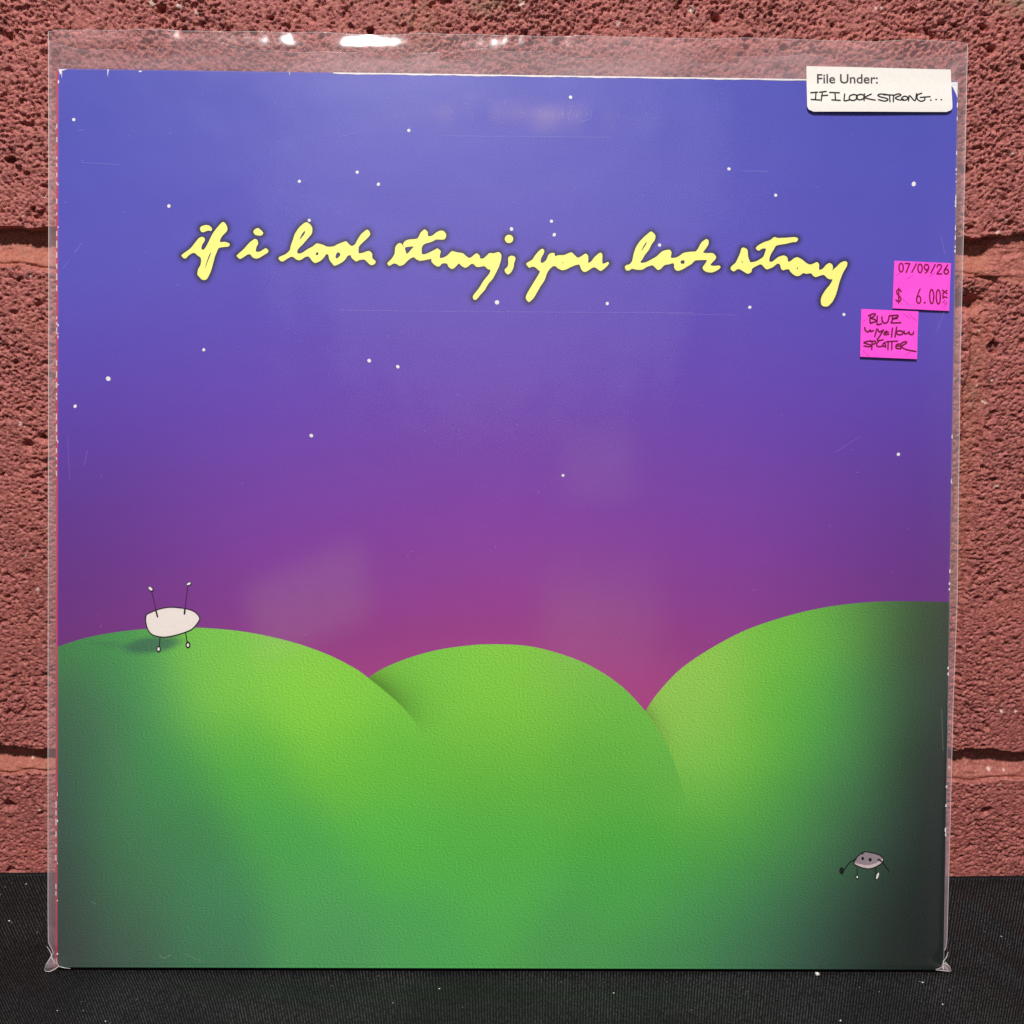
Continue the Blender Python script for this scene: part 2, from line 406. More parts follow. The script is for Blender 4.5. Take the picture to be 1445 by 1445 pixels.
TITLE.append([[zs([(100,545),(115,525),(180,497),(228,452),(240,400),(265,330),(285,270),(330,200),(390,145),(425,135),(465,165),(484,200),(480,260),(440,310),(380,380),(330,430),(312,465),(318,485),(340,490),(375,478),(430,440),(490,408),(535,375),(600,388),(650,410),(690,412),(735,405),(770,385),(865,350),(895,375),(930,403),(970,385),(1000,330),(1040,270),(1105,218),(1135,240),(1142,275),(1110,315),(1050,370),(1015,410),(1010,450),(1015,485),(1060,480),(1100,465),(1135,460),(1165,490),(1168,540),(1205,575),(1195,605),(1160,620),(1130,605),(1080,558),(1020,562),(985,578),(950,555),(928,530),(922,508),(885,515),(860,555),(820,590),(740,627),(710,600),(680,560),(665,500),(640,500),(620,530),(580,570),(520,596),(490,580),(455,535),(435,522),(400,530),(365,555),(335,565),(300,555),(270,530),(240,527),(205,545),(155,577),(125,575)], *B),
   zs([(402,232),(398,262),(370,300),(340,332),(355,290),(380,250)], *B), zs([(523,492),(540,472),(555,485),(550,503),(530,508)], *B),
   zs([(750,520),(760,488),(780,474),(803,492),(800,512),(785,530),(765,545),(752,538)], *B)]])
C_ = (530, 300, 6.881)
TITLE.append([[zs([(115,515),(125,500),(160,465),(185,420),(192,360),(210,330),(235,316),(258,328),(272,352),(276,352),(268,326),(285,300),(320,283),(400,275),(420,255),(440,215),(478,184),(508,210),(512,248),(550,245),(590,215),(625,197),(660,198),(685,225),(687,255),(670,280),(640,283),(590,282),(550,303),(490,320),(460,340),(450,370),(452,420),(480,425),(530,405),(575,382),(603,368),(635,395),(627,430),(628,460),(660,458),(700,435),(735,400),(755,395),(790,405),(850,415),(880,440),(910,460),(935,452),(960,430),(988,415),(1015,440),(1020,465),(1050,465),(1080,440),(1110,413),(1150,415),(1200,403),(1225,430),(1222,480),(1200,550),(1165,620),(1140,665),(1100,710),(1065,770),(1020,820),(985,862),(960,866),(948,845),(955,820),(1010,750),(1050,685),(1110,610),(1118,575),(1095,570),(1060,540),(1010,548),(980,545),(955,520),(930,520),(900,545),(872,555),(840,540),(815,515),(795,530),(765,560),(740,567),(710,545),(695,515),(650,515),(625,540),(600,543),(565,520),(545,495),(540,470),(480,482),(430,488),(400,475),(375,455),(350,460),(310,490),(275,525),(235,538),(205,520),(175,515),(150,530),(130,537)], *C_),
   zs([(287,362),(305,355),(370,350),(350,375),(325,405),(303,420),(290,385)], *C_)]])
TITLE.append([[zs(ell(1300,275,41,40), *C_)], [zs([(1293,455),(1325,438),(1358,450),(1362,475),(1350,510),(1345,550),(1320,600),(1290,620),(1265,600),(1258,572),(1285,545),(1293,510)], *C_)]])
D_ = (700, 300, 7.225)
TITLE.append([[zs([(312,545),(325,530),(375,500),(395,470),(430,425),(465,393),(485,392),(498,410),(490,440),(468,480),(460,510),(465,532),(490,528),(520,500),(535,460),(560,435),(600,433),(608,465),(640,455),(700,453),(730,440),(775,425),(800,445),(840,480),(880,462),(920,438),(945,460),(948,500),(945,530),(975,520),(1010,475),(1055,435),(1080,430),(1092,455),(1090,510),(1095,540),(1120,535),(1150,522),(1158,540),(1130,575),(1080,613),(1055,605),(1020,580),(990,582),(940,615),(905,625),(880,605),(865,570),(855,550),(820,555),(770,575),(720,600),(680,607),(640,590),(612,567),(585,568),(550,600),(525,640),(500,710),(460,770),(420,840),(390,890),(345,932),(325,922),(308,890),(320,850),(360,780),(400,715),(440,650),(452,620),(430,600),(400,575),(370,573),(345,583),(330,570)], *D_),
   zs([(683,524),(690,524),(692,535),(685,537)], *D_)]])
E_ = (860, 300, 7.225)
TITLE.append([[zs([(165,575),(180,555),(215,545),(240,510),(255,440),(280,370),(320,310),(375,255),(430,212),(455,225),(478,255),(470,300),(440,340),(410,400),(370,450),(345,495),(325,520),(335,532),(380,525),(430,500),(490,465),(550,412),(620,398),(642,425),(635,475),(660,482),(710,468),(765,430),(830,418),(885,415),(910,390),(950,320),(1000,288),(1022,310),(1015,350),(985,395),(965,425),(1000,432),(1065,432),(1098,470),(1085,500),(1055,530),(1040,552),(1070,562),(1130,558),(1142,575),(1120,600),(1060,628),(1005,625),(970,605),(960,575),(985,540),(1003,505),(960,502),(885,507),(850,540),(800,570),(760,595),(710,613),(680,600),(668,575),(668,545),(655,535),(620,545),(570,555),(530,595),(500,603),(475,580),(450,558),(420,562),(385,575),(345,600),(290,602),(240,592),(210,608),(180,608)], *E_),
   zs([(735,515),(750,506),(772,506),(776,530),(765,540),(738,538)], *E_), zs([(391,318),(377,352),(333,413),(350,372),(375,332)], *E_)]])
F_ = (1020, 320, 7.225)
TITLE.append([[zs([(88,440),(105,415),(140,385),(160,345),(185,290),(200,240),(222,230),(255,245),(265,270),(268,320),(285,370),(300,380),(350,370),(400,342),(425,320),(440,280),(450,245),(435,238),(405,245),(378,262),(352,248),(348,230),(375,205),(430,175),(490,155),(535,123),(570,132),(650,130),(740,123),(772,132),(778,150),(760,172),(720,175),(650,192),(580,203),(550,215),(530,250),(505,290),(488,330),(485,370),(510,375),(545,350),(580,325),(632,310),(668,330),(677,372),(700,368),(735,340),(770,328),(820,352),(860,385),(895,402),(930,395),(970,377),(993,400),(993,455),(1030,445),(1065,405),(1100,387),(1128,405),(1135,440),(1122,465),(1165,430),(1210,385),(1255,367),(1280,380),(1275,420),(1240,480),(1215,540),(1195,600),(1180,660),(1160,720),(1130,780),(1085,825),(1050,830),(1018,815),(1010,765),(1025,715),(1060,660),(1105,605),(1130,555),(1105,553),(1075,540),(1045,510),(1020,510),(985,522),(955,530),(930,515),(910,492),(860,497),(830,490),(795,515),(760,520),(725,500),(700,475),(685,452),(655,452),(628,462),(605,445),(590,398),(560,398),(520,430),(460,452),(435,435),(405,403),(380,405),(340,425),(310,445),(300,480),(265,497),(230,480),(190,455),(160,450),(125,473),(100,462)], *F_),
   zs([(203,372),(212,372),(214,381),(205,384)], *F_), zs([(766,436),(776,432),(778,444),(768,450)], *F_)]])
STARS = [(102,172,2.6),(577,187,2.5),(806,140,2.5),(504,246,2.5),(534,263,2.5),(422,259,2.5),(237,294,2.6),(436,314,2.4),(1030,241,2.4),(1096,278,2.4),(1291,262,3.2),(722.5,326,2.6),
         (779,315,2.5),(783,334,2.5),(702,429.5,3.4),(858,431,2.5),(932,348.5,2.5),(1059.5,436,2.4),(1192.5,446,2.4),(286.5,497,2.4),(151,538,3.4),(104,577,2.5),(521,512,2.8),(561.5,520.5,2.5),(439,618,2.6),(1269.5,643,2.6),(795.5,673.5,2.2)]

# ---- printed colour fields of the cover
CREAM = 1.0
va_, vb_ = uv(700, 450)[1], uv(700, 300)[1]
gu = np.linspace(-HS, HS, 561); gv = np.concatenate([np.linspace(0, va_, 200)[:-1], np.linspace(va_, vb_, 74)[:-1], np.linspace(vb_, SIZE, 46)])
U, V = np.meshgrid(gu, gv)
PX, PY = px_of(U, V)
def vgrad(y, stops):
    ys = [s[0] for s in stops]; cs = np.array([lin(s[1]) for s in stops])
    return np.stack([np.interp(y, ys, cs[:, i]) for i in range(3)], -1)
SKY = [(90,(74,78,180)),(200,(80,80,184)),(330,(86,80,186)),(450,(93,73,183)),(560,(101,67,178)),(660,(111,63,168)),(760,(122,59,158)),(850,(132,58,146)),(930,(143,57,132)),(1010,(162,62,128))]
_e = np.clip(np.abs(PX - 720) / 640, 0, 1.1)                      # the printed glow rises in the middle of the sky
c_sky = vgrad(PY + 45 - 120 * _e ** 1.6, SKY)
_dim = sstep(0.45, 1.05, _e) * sstep(380, 820, PY) * 0.26
c_sky = c_sky * (1 - _dim)[..., None] * (1 + 0.22 * (1 - _e) * sstep(420, 900, PY))[..., None]
def field(pts, sg=50.0):
    P = np.array([p[:2] for p in pts], float); Cc = np.array([lin(p[2]) for p in pts])
    num = np.zeros(PX.shape + (3,)); den = np.zeros(PX.shape) + 1e-12
    for (x, y), c in zip(P, Cc):
        w = np.exp(-((PX - x) ** 2 + (PY - y) ** 2) / (2 * sg * sg)) + 1e-7 / (1 + ((PX - x) ** 2 + (PY - y) ** 2) / 1e4)
        num += w[..., None] * c; den += w
    return num / den[..., None]
LOW = [(85,1180,(60,82,76)),(180,1180,(70,130,86)),(260,1180,(68,138,84)),(400,1180,(78,172,80)),(550,1180,(88,188,74)),(700,1180,(88,183,70)),(900,1180,(82,178,66)),(1000,1180,(78,172,66)),(1080,1180,(78,162,76)),(1150,1180,(72,132,82)),(1230,1180,(54,76,68)),(1320,1180,(32,38,38)),
 (85,1270,(60,72,70)),(180,1270,(72,120,88)),(300,1270,(72,142,94)),(450,1270,(84,172,92)),(700,1270,(88,184,82)),(900,1270,(80,174,80)),(1000,1270,(76,160,88)),(1080,1270,(70,134,88)),(1150,1270,(62,102,80)),(1230,1270,(44,60,54)),(1320,1270,(28,36,34)),
 (90,1350,(62,68,67)),(180,1350,(70,100,84)),(300,1350,(70,128,92)),(450,1350,(80,160,96)),(600,1350,(82,172,92)),(800,1350,(80,164,88)),(950,1350,(74,148,90)),(1050,1350,(66,120,86)),(1150,1350,(56,86,74)),(1230,1350,(37,46,43)),(1320,1350,(29,36,34))]
LM = [(90,925,(66,128,76)),(150,900,(74,160,80)),(300,900,(122,198,80)),(400,925,(138,210,74)),(480,945,(136,208,70)),(85,1000,(64,88,78)),(130,1000,(70,122,84)),(200,980,(76,158,92)),(300,980,(128,203,74)),(450,1000,(142,216,68)),(85,1080,(58,80,76)),(150,1080,(72,128,86)),(230,1080,(70,158,82)),(350,1080,(90,184,70)),(480,1080,(112,198,64)),
 (600,960,(124,204,70)),(700,930,(136,208,72)),(700,1000,(130,204,64)),(800,960,(126,198,68)),(880,1000,(112,193,70)),(700,1080,(106,190,64)),(560,1080,(106,194,64)),(850,1080,(100,184,66))]
RT = [(950,1000,(148,205,84)),(1000,940,(148,204,80)),(1020,1050,(132,204,70)),(1100,900,(116,194,68)),(1100,1000,(100,188,64)),(1180,870,(104,182,68)),(1180,1000,(84,174,76)),(1240,870,(84,134,74)),(1240,1000,(72,122,80)),(1290,870,(56,68,58)),(1290,1000,(54,62,60)),(1330,900,(54,57,54)),(1330,1050,(38,41,42)),(1000,1110,(116,198,68)),(1100,1100,(84,172,68)),(1200,1100,(72,136,82)),(1290,1100,(44,50,50))]
c_lm = field(LM + LOW); c_r = field(RT + LOW)
c_all = field([p for p in LM if p[1] > 990] + [p for p in RT if p[1] >= 990] + LOW); _t = sstep(1050, 1160, PY)[..., None]
c_lm = c_lm * (1 - _t) + c_all * _t; c_r = c_r * (1 - _t) + c_all * _t
Lc = np.array([(60,922),(78,917),(120,904),(170,895),(230,890),(290,890),(350,896),(410,909),(460,926),(500,946),(520,960),(545,980),(570,1003),(590,1028),(606,1060),(618,1095),(628,1140),(640,1220),(660,1420)], float)
Mc = np.array([(430,1100),(470,1010),(520,960),(560,938),(610,922),(660,914),(700,912),(750,915),(800,928),(840,945),(880,972),(912,1006),(932,1035),(948,1065),(960,1100),(970,1140),(985,1230),(1000,1420)], float)
Rc = np.array([(820,1420),(850,1140),(880,1058),(912,1006),(930,980),(960,948),(1000,920),(1050,893),(1100,875),(1150,862),(1200,854),(1260,850),(1350,851),(1400,852)], float)
def curve(Q, far):
    Q2 = smooth_line(Q, 6); o = np.argsort(Q2[:, 0]); return np.interp(PX, Q2[o, 0], Q2[o, 1], left=Q[0][1] if far[0] is None else far[0], right=Q[-1][1] if far[1] is None else far[1])
def sdf(yc):
    gyy, gxx = np.gradient(yc); slope = np.gradient(yc, axis=1) / np.gradient(PX, axis=1)
    return (PY - yc) / np.sqrt(1 + slope ** 2)
m_l = sdf(curve(Lc, (None, 1500))); m_m = sdf(curve(Mc, (1500, 1500))); m_r = sdf(curve(Rc, (1500, None)))
def dist_to(Q):
    Q2 = smooth_line(Q, 5); d = np.full(PX.shape, 1e9)
    for x, y in Q2: d = np.minimum(d, (PX - x) ** 2 + (PY - y) ** 2)
    return np.sqrt(d)
dL = dist_to(Lc[8:17]); dM = dist_to(Mc[9:16])
# printed shading where one hill passes behind another
c_m = c_lm * (1 - 0.62 * np.exp(-dL / 22.0) * (1 - sstep(965, 1050, PY)) * (PX > 480))[..., None]
c_rr = c_r * (1 - 0.45 * np.exp(-dM / 10.0) * (1 - sstep(1000, 1085, PY)))[..., None]
# printed shadow of the little figure, dim halo round lettering and stars
sx, sy = PX - 213, PY - 914
shd = (1 - sstep(0.55, 1.15, np.sqrt((sx / 46) ** 2 + ((sy + 0.12 * sx) / 13) ** 2))) + 0.5 * (1 - sstep(0.3, 1.2, np.sqrt(((PX - 150) / 34) ** 2 + ((PY - 914 - 0.05 * (PX - 150)) / 4) ** 2)))
shd = np.clip(shd, 0, 1)[..., None]
c_l = c_lm * (1 - 0.85 * shd) + lin((62, 108, 84)) * 0.85 * shd
halo = np.full(PX.shape, 99.0)
for word in TITLE:
    for sh_ in word:
        for lp in sh_:
            Q = smooth_loop(lp, 3); x0, x1, y0, y1 = Q[:, 0].min() - 16, Q[:, 0].max() + 16, Q[:, 1].min() - 16, Q[:, 1].max() + 16
            sel = np.where((PX > x0) & (PX < x1) & (PY > y0) & (PY < y1))
            pp = np.stack([PX[sel], PY[sel]], -1)
            d = np.sqrt(((pp[:, None, :] - Q[None]) ** 2).sum(-1)).min(1)
            halo[sel] = np.minimum(halo[sel], d)
hs = np.clip(np.exp(-(halo / 5.0) ** 2.0) * 0.92, 0, 1)
c_sky = c_sky * (1 - hs[..., None]) + lin((38, 36, 62)) * hs[..., None]

k = NT('printed_cover')
pos = k.obj()
n1 = k.noise(k.vmul(pos, (0.72, 1, 1.1)), 1700.0, 2.0, 0.55); n2 = k.noise(k.vadd(k.vmul(pos, (0.72, 1, 1.1)), (0.00022, 0, 0.00028)), 1700.0, 2.0, 0.55)
emb = k.math('MULTIPLY', k.math('SUBTRACT', n1, n2), 1.0)
def pixmask(name): return k.mrange(k.attr(name), -0.35, 0.45)
hill = k.mix(pixmask('m_m'), k.acol('c_r'), k.acol('c_m'))
hill = k.mix(pixmask('m_l'), hill, k.acol('c_l'))
gain = k.math('MULTIPLY_ADD', emb, 0.9, 1.03)
hsv = k.n('ShaderNodeHueSaturation', {'Value': gain, 'Color': hill}).outputs[0]
spk = k.math('MULTIPLY_ADD', k.math('SUBTRACT', k.noise(pos, 1900.0, 1.0), 0.5), 0.16, 1.0)
skyc = k.n('ShaderNodeHueSaturation', {'Value': spk, 'Color': k.acol('c_sky')}).outputs[0]
allm = k.math('MAXIMUM', k.math('MAXIMUM', pixmask('m_l'), pixmask('m_m')), pixmask('m_r'))
art = k.mix(allm, skyc, hsv)
bmp = k.bump(k.noise(pos, 26.0, 2.0), 0.25, 0.002)
MAT_COVER = k.finish(k.principled(Base_Color=art, Roughness=0.38, Specular_IOR_Level=0.35, Normal=bmp))

front = grid_mesh('front_cover', np.stack([U, np.zeros_like(U), V], -1), MAT_COVER, jacket)
for nm, a in (('c_sky', c_sky), ('c_l', c_l), ('c_m', c_m), ('c_r', c_rr)): attr_color(front, nm, a)
for nm, a in (('m_l', m_l), ('m_m', m_m), ('m_r', m_r)): attr_float(front, nm, a)

MAT_BOARD = plain('jacket_board', srgb(214, 206, 204), 0.8, 0.1, 0.25)
MAT_EDGE = plain('cover_turned_edge', srgb(86, 84, 176), 0.45, 0.3, 0.2, 500)
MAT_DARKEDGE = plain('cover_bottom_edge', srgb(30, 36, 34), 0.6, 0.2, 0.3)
MAT_SPINE = plain('spine_red', srgb(205, 52, 92), 0.45, 0.3, 0.12)
MAT_WHITE = plain('worn_board', srgb(240, 238, 240), 0.8, 0.1, 0.12)
MAT_YELLOW = plain('title_yellow', srgb(255, 250, 138), 0.4, 0.3, 0.03)
MAT_STAR = plain('star_white', srgb(236, 234, 230), 0.4, 0.3)
MAT_INK = plain('figure_outline', srgb(38, 26, 40), 0.45, 0.3)
MAT_BODY = plain('figure_fill', srgb(243, 233, 227), 0.45, 0.3, 0.05)
MAT_BODY2 = plain('figure_fill_grey', srgb(156, 143, 150), 0.45, 0.3, 0.15)

def edge_strip(name, pts_profile, along, mat, parent):
    """profile of (du, dn) from the face edge backwards, swept along the edge; along = list of (u, v, outward)"""
    P = []
    for (u, v, ox, oz) in along:
        P.append([(u + d * ox, y, v + d * oz) for d, y in pts_profile])
    return grid_mesh(name, np.array(P), mat, parent)
r = 0.0009
quarter = [(r * math.sin(a), r * (1 - math.cos(a))) for a in np.linspace(0, math.pi / 2, 7)]
prof = quarter + [(r, TH - r)] + [(r * math.cos(a), TH - r + r * math.sin(a)) for a in np.linspace(0.3, math.pi / 2, 5)]
spine = edge_strip('spine', prof, [(-HS, v, -1, 0) for v in np.linspace(0, SIZE, 60)], MAT_SPINE, jacket)
r2 = 0.0004
q2 = [(r2 * math.sin(a), r2 * (1 - math.cos(a))) for a in np.linspace(0, math.pi / 2, 6)]
prof2 = q2 + [(r2, TH - r2), (0, TH)]
edge_strip('top_edge', prof2, [(u, SIZE, 0, 1) for u in np.linspace(-HS, HS, 60)], MAT_EDGE, jacket)
edge_strip('opening_edge', prof2, [(HS, v, 1, 0) for v in np.linspace(0, SIZE, 60)], plain('opening_edge_board', srgb(150, 140, 160), 0.7, 0.1, 0.3, 300), jacket)
edge_strip('bottom_edge', prof2, [(u, 0, 0, -1) for u in np.linspace(-HS, HS, 60)], MAT_DARKEDGE, jacket)
mesh('back_cover', [(-HS, TH, 0), (HS, TH, 0), (HS, TH, SIZE), (-HS, TH, SIZE)], [(0, 3, 2, 1)], plain('back_print', srgb(70, 70, 150), 0.5, 0.3, 0.1), jacket)

# spine lettering, seen edge-on as small white dashes
bm = bmesh.new()
def spine_dash(pyc, ph_):
    _, v = uv(79, pyc); hh = ph_ * 0.00025 / 2
    ring = []
    for vv in (v - hh, v + hh):
        ring.append([bm.verts.new((-HS - (r + 0.00004) * math.sin(a), r - (r + 0.00004) * math.cos(a), vv)) for a in (0.35, 0.6, 0.85, 1.1)])
    for i in range(3): bm.faces.new((ring[0][i], ring[1][i], ring[1][i + 1], ring[0][i + 1]))
for yy, hh in ((287, 7), (305, 4), (333, 7), (348, 10), (363, 8), (379, 7), (394, 9), (410, 8), (452, 4), (460, 4), (470, 9), (514, 4), (518, 3), (532, 9), (547, 8), (560, 4), (566, 4), (592, 9), (608, 11), (622, 8), (640, 7), (651, 4), (661, 3), (672, 7), (250, 6), (262, 4), (236, 5), (226, 4), (200, 7), (181, 6), (1140, 9), (1152, 7), (1165, 9), (1182, 8), (1198, 4), (1216, 8), (1256, 7), (1266, 6)):
    spine_dash(yy, hh)
me = bpy.data.meshes.new('spine_lettering'); bm.to_mesh(me); bm.free()
link_mesh('spine_lettering', me, MAT_WHITE, spine)['kind'] = 'stuff'

# the title: one printed word each
for word in TITLE:
    F = Flat()
    for shp in word: F.poly([smooth_loop(lp, 4) for lp in shp], 0.06)
    F.build('title_word', MAT_YELLOW, jacket)
for (x, y, rr) in STARS:
    F = Flat(); F.poly([ell(x, y, 0.9 * rr * random.uniform(0.95, 1.2), 0.9 * rr, random.uniform(0, 3))], 0.05); F.build('star', MAT_STAR, jacket)

# the figure standing on the left hill
Z = (190, 810, 11.12)
body = zs([(155,770),(165,690),(230,650),(340,605),(430,580),(550,565),(700,575),(800,590),(900,620),(970,670),(1010,735),(985,800),(920,880),(850,930),(700,985),(560,1020),(440,1035),(330,1020),(245,985),(185,900)], *Z)
F = Flat(); F.poly([smooth_loop(body, 4)], 0.07); fig = F.build('figure_body', MAT_BODY, jacket)
F = Flat(); F.stroke(np.vstack([body, body[:2]]), 1.7, 0.09)
F.stroke(zs([(255,330),(300,520),(340,700)], *Z), 1.0, 0.10); F.stroke(zs([(320,620),(345,715)], *Z), 2.3, 0.11)
F.stroke(zs([(820,240),(795,450),(775,640)], *Z), 1.0, 0.10); F.stroke(zs([(776,600),(770,668)], *Z), 2.5, 0.11)
F.stroke(zs([(383,1035),(375,1195)], *Z), 1.3, 0.10); F.stroke(zs([(785,960),(812,1115)], *Z), 1.5, 0.10)
for e in ((240,280,48,36,.7),(838,197,46,31,-.2),(362,1225,36,50,0),(825,1155,40,54,0)): F.poly([zs(ell(*e), *Z)], 0.12)
F.build('figure_outline', MAT_INK, fig)
F = Flat()
for e in ((235,274,36,22,.7),(838,195,34,18,-.4),(362,1222,19,28,0),(826,1158,19,27,0)): F.poly([zs(ell(*e), *Z)], 0.14)
F.build('figure_tips', MAT_STAR, fig)
# the small figure in the dark corner
Z = (1170, 1190, 14.45)
body = zs([(535,420),(560,350),(620,280),(700,220),(760,195),(850,205),(950,225),(1050,260),(1120,310),(1138,370),(1095,430),(1000,490),(920,525),(830,540),(720,525),(620,490),(550,455)], *Z)
F = Flat(); F.poly([smooth_loop(body, 4)], 0.07); fig2 = F.build('figure_body', MAT_BODY2, jacket)
F = Flat(); F.poly([smooth_loop(zs([(540,425),(640,440),(760,465),(870,460),(980,430),(1080,360),(1130,330),(1136,372),(1095,430),(1000,490),(920,525),(830,540),(720,525),(620,490),(550,455)], *Z), 4)], 0.09)
F.build('figure_light_edge', plain('figure_fill_light', srgb(214, 198, 196), 0.45, 0.3, 0.1), fig2)
F = Flat(); F.stroke(np.vstack([body, body[:2]]), 1.6, 0.10)
F.poly([zs(ell(712,330,29,36), *Z)], 0.11); F.poly([zs(ell(865,355,32,38), *Z)], 0.11); F.poly([zs(ell(700,228,34,16,.3), *Z)], 0.11); F.poly([zs(ell(565,348,26,18), *Z)], 0.11)
F.stroke(zs([(560,350),(440,420),(340,560)], *Z), 1.5, 0.12); F.poly([zs(ell(285,580,50,72), *Z)], 0.12)
F.stroke(zs([(1030,350),(1110,400),(1200,520),(1255,600)], *Z), 2.6, 0.12, 1.0)
F.stroke(zs([(600,520),(598,690)], *Z), 1.2, 0.12); F.stroke(zs([(975,520),(990,650)], *Z), 1.4, 0.12)
F.poly([zs(ell(600,708,34,50), *Z)], 0.12); F.poly([zs(ell(1005,690,42,75,.3), *Z)], 0.12)
F.build('figure_outline', plain('figure_outline_dark', srgb(22, 24, 24), 0.45, 0.3), fig2)
F = Flat(); F.poly([zs(ell(600,708,17,24), *Z)], 0.14); F.poly([zs(ell(1015,683,22,68,.32), *Z)], 0.14); F.build('figure_tips', MAT_STAR, fig2)

# worn edges: white board showing at corners and along the opening
F = Flat()
F.poly([[(80,101),(93,100.6),(88,102.6),(85,103),(84,107),(82.6,109),(81.5,104)]], 0.08)
F.poly([[(84.4,104),(85.6,104),(85.3,113),(84.8,112)]], 0.08)
F.poly([[(150,101),(152,101),(151,106),(150.2,112),(149.8,107)]], 0.08); F.poly([[(194,103),(199,103),(198,105),(195,105)]], 0.08); F.poly([[(407.4,104),(408.6,104),(408.3,109),(407.8,109)]], 0.08)
F.poly([[(1340,118.5),(1353,118.5),(1352.6,141),(1350,134),(1346,126),(1341,122)]], 0.08)
rr_ = random.Random(3)
for i in range(28):
    y = rr_.choice([rr_.uniform(125, 400), rr_.uniform(500, 980), rr_.uniform(1000, 1366)]); hgt = rr_.uniform(1.5, 9); w = rr_.uniform(0.6, 1.7)
    xe = 1353 + (1333.5 - 1353) * (y - 118.5) / 1250.5
    F.poly([[(xe + 0.6, y), (xe + 0.6, y + hgt), (xe - w, y + hgt * 0.8), (xe - w * 0.6, y + hgt * 0.2)]], 0.08)
for i in range(14):
    y = rr_.uniform(110, 1366); hgt = rr_.uniform(1, 6); w = rr_.uniform(0.5, 1.8); xe = 80 - 1.5 * (y - 101) / 1269
    F.poly([[(xe - 0.4, y), (xe + w, y + hgt * 0.3), (xe + w * 0.7, y + hgt * 0.8), (xe - 0.4, y + hgt)]], 0.08)
xs_ = np.linspace(470, 1140, 60); top_y = lambda x: 101 + 17.5 * (x - 80) / 1273
F.poly([[(x, top_y(x) - 0.2) for x in xs_] + [(x, top_y(x) + 1.0 + 0.7 * math.sin(x * .37) * math.sin(x * .11)) for x in xs_[::-1]]], 0.08)
ew = F.build('worn_edge', MAT_WHITE, jacket); ew['kind'] = 'stuff'
bm = bmesh.new()                                              # bare board along the turned top edge
ra = r2 + 0.00005
ua, ub = uv(470, top_y(470))[0], uv(1140, top_y(1140))[0]
prev = None
for u in np.linspace(ua, ub, 80):
    wv = rr_.uniform(0.75, 1.0)
    ring = [bm.verts.new((u, r2 - ra * math.cos(a), SIZE + ra * math.sin(a))) for a in (0, 0.5 * wv, 1.0 * wv, 1.5 * wv)]
    if prev:
        for i in range(3): bm.faces.new((prev[i], ring[i], ring[i + 1], prev[i + 1]))
    prev = ring
me = bpy.data.meshes.new('worn_edge'); bm.to_mesh(me); bm.free(); link_mesh('worn_edge', me, MAT_WHITE, jacket)

# ================================================================ THE CLEAR OUTER SLEEVE
sleeve = leaning('plastic_sleeve')
sleeve['label'] = 'clear plastic outer sleeve with wavy open top holding the record jacket'; sleeve['category'] = 'plastic sleeve'
k = NT('clear_film')
pos = k.obj()
haze = k.attr('haze')
wisp = k.noise(pos, 180.0, 3.0, 0.6)
hz = k.math('MULTIPLY', haze, k.mrange(wisp, 0.2, 0.8, 0.9, 1.1), clamp=True)
bmp = k.bump(k.noise(pos, 42.0, 2.0, 0.4), 0.2, 0.0012)
milky = k.n('ShaderNodeMixShader', {0: 0.35})
dif = k.n('ShaderNodeBsdfDiffuse', {'Color': (0.98, 0.71, 0.76, 1)}); trl = k.n('ShaderNodeBsdfTranslucent', {'Color': (0.86, 0.86, 0.88, 1)})  # haze tinted pink for the reflections painted into it
k.set(milky.inputs[1], dif.outputs[0]); k.set(milky.inputs[2], trl.outputs[0])
tr = k.n('ShaderNodeBsdfTransparent', {'Color': (1, 1, 1, 1)})
m1 = k.n('ShaderNodeMixShader'); k.set(m1.inputs[0], hz); k.set(m1.inputs[1], tr.outputs[0]); k.set(m1.inputs[2], milky.outputs[0])
gl = k.n('ShaderNodeBsdfGlossy', {'Roughness': 0.15, 'Color': (1, 1, 1, 1)}); k.set(gl.inputs['Normal'], bmp)
fr = k.n('ShaderNodeLayerWeight', {'Blend': 0.5})
fres = k.math('MULTIPLY_ADD', k.math('POWER', fr.outputs['Facing'], 5.0), 0.9, 0.040, clamp=True)
m2 = k.n('ShaderNodeMixShader'); k.set(m2.inputs[0], fres); k.set(m2.inputs[1], m1.outputs[0]); k.set(m2.inputs[2], gl.outputs[0])
MAT_FILM = k.finish(m2.outputs[0])
k = NT('film_seam')
tr = k.n('ShaderNodeBsdfTransparent'); gls = k.n('ShaderNodeBsdfPrincipled', {'Base Color': (0.9, 0.9, 0.9, 1), 'Roughness': 0.15, 'Specular IOR Level': 0.9})
m1 = k.n('ShaderNodeMixShader', {0: 0.42}); k.set(m1.inputs[1], tr.outputs[0]); k.set(m1.inputs[2], gls.outputs[0])
MAT_SEAM = k.finish(m1.outputs[0])

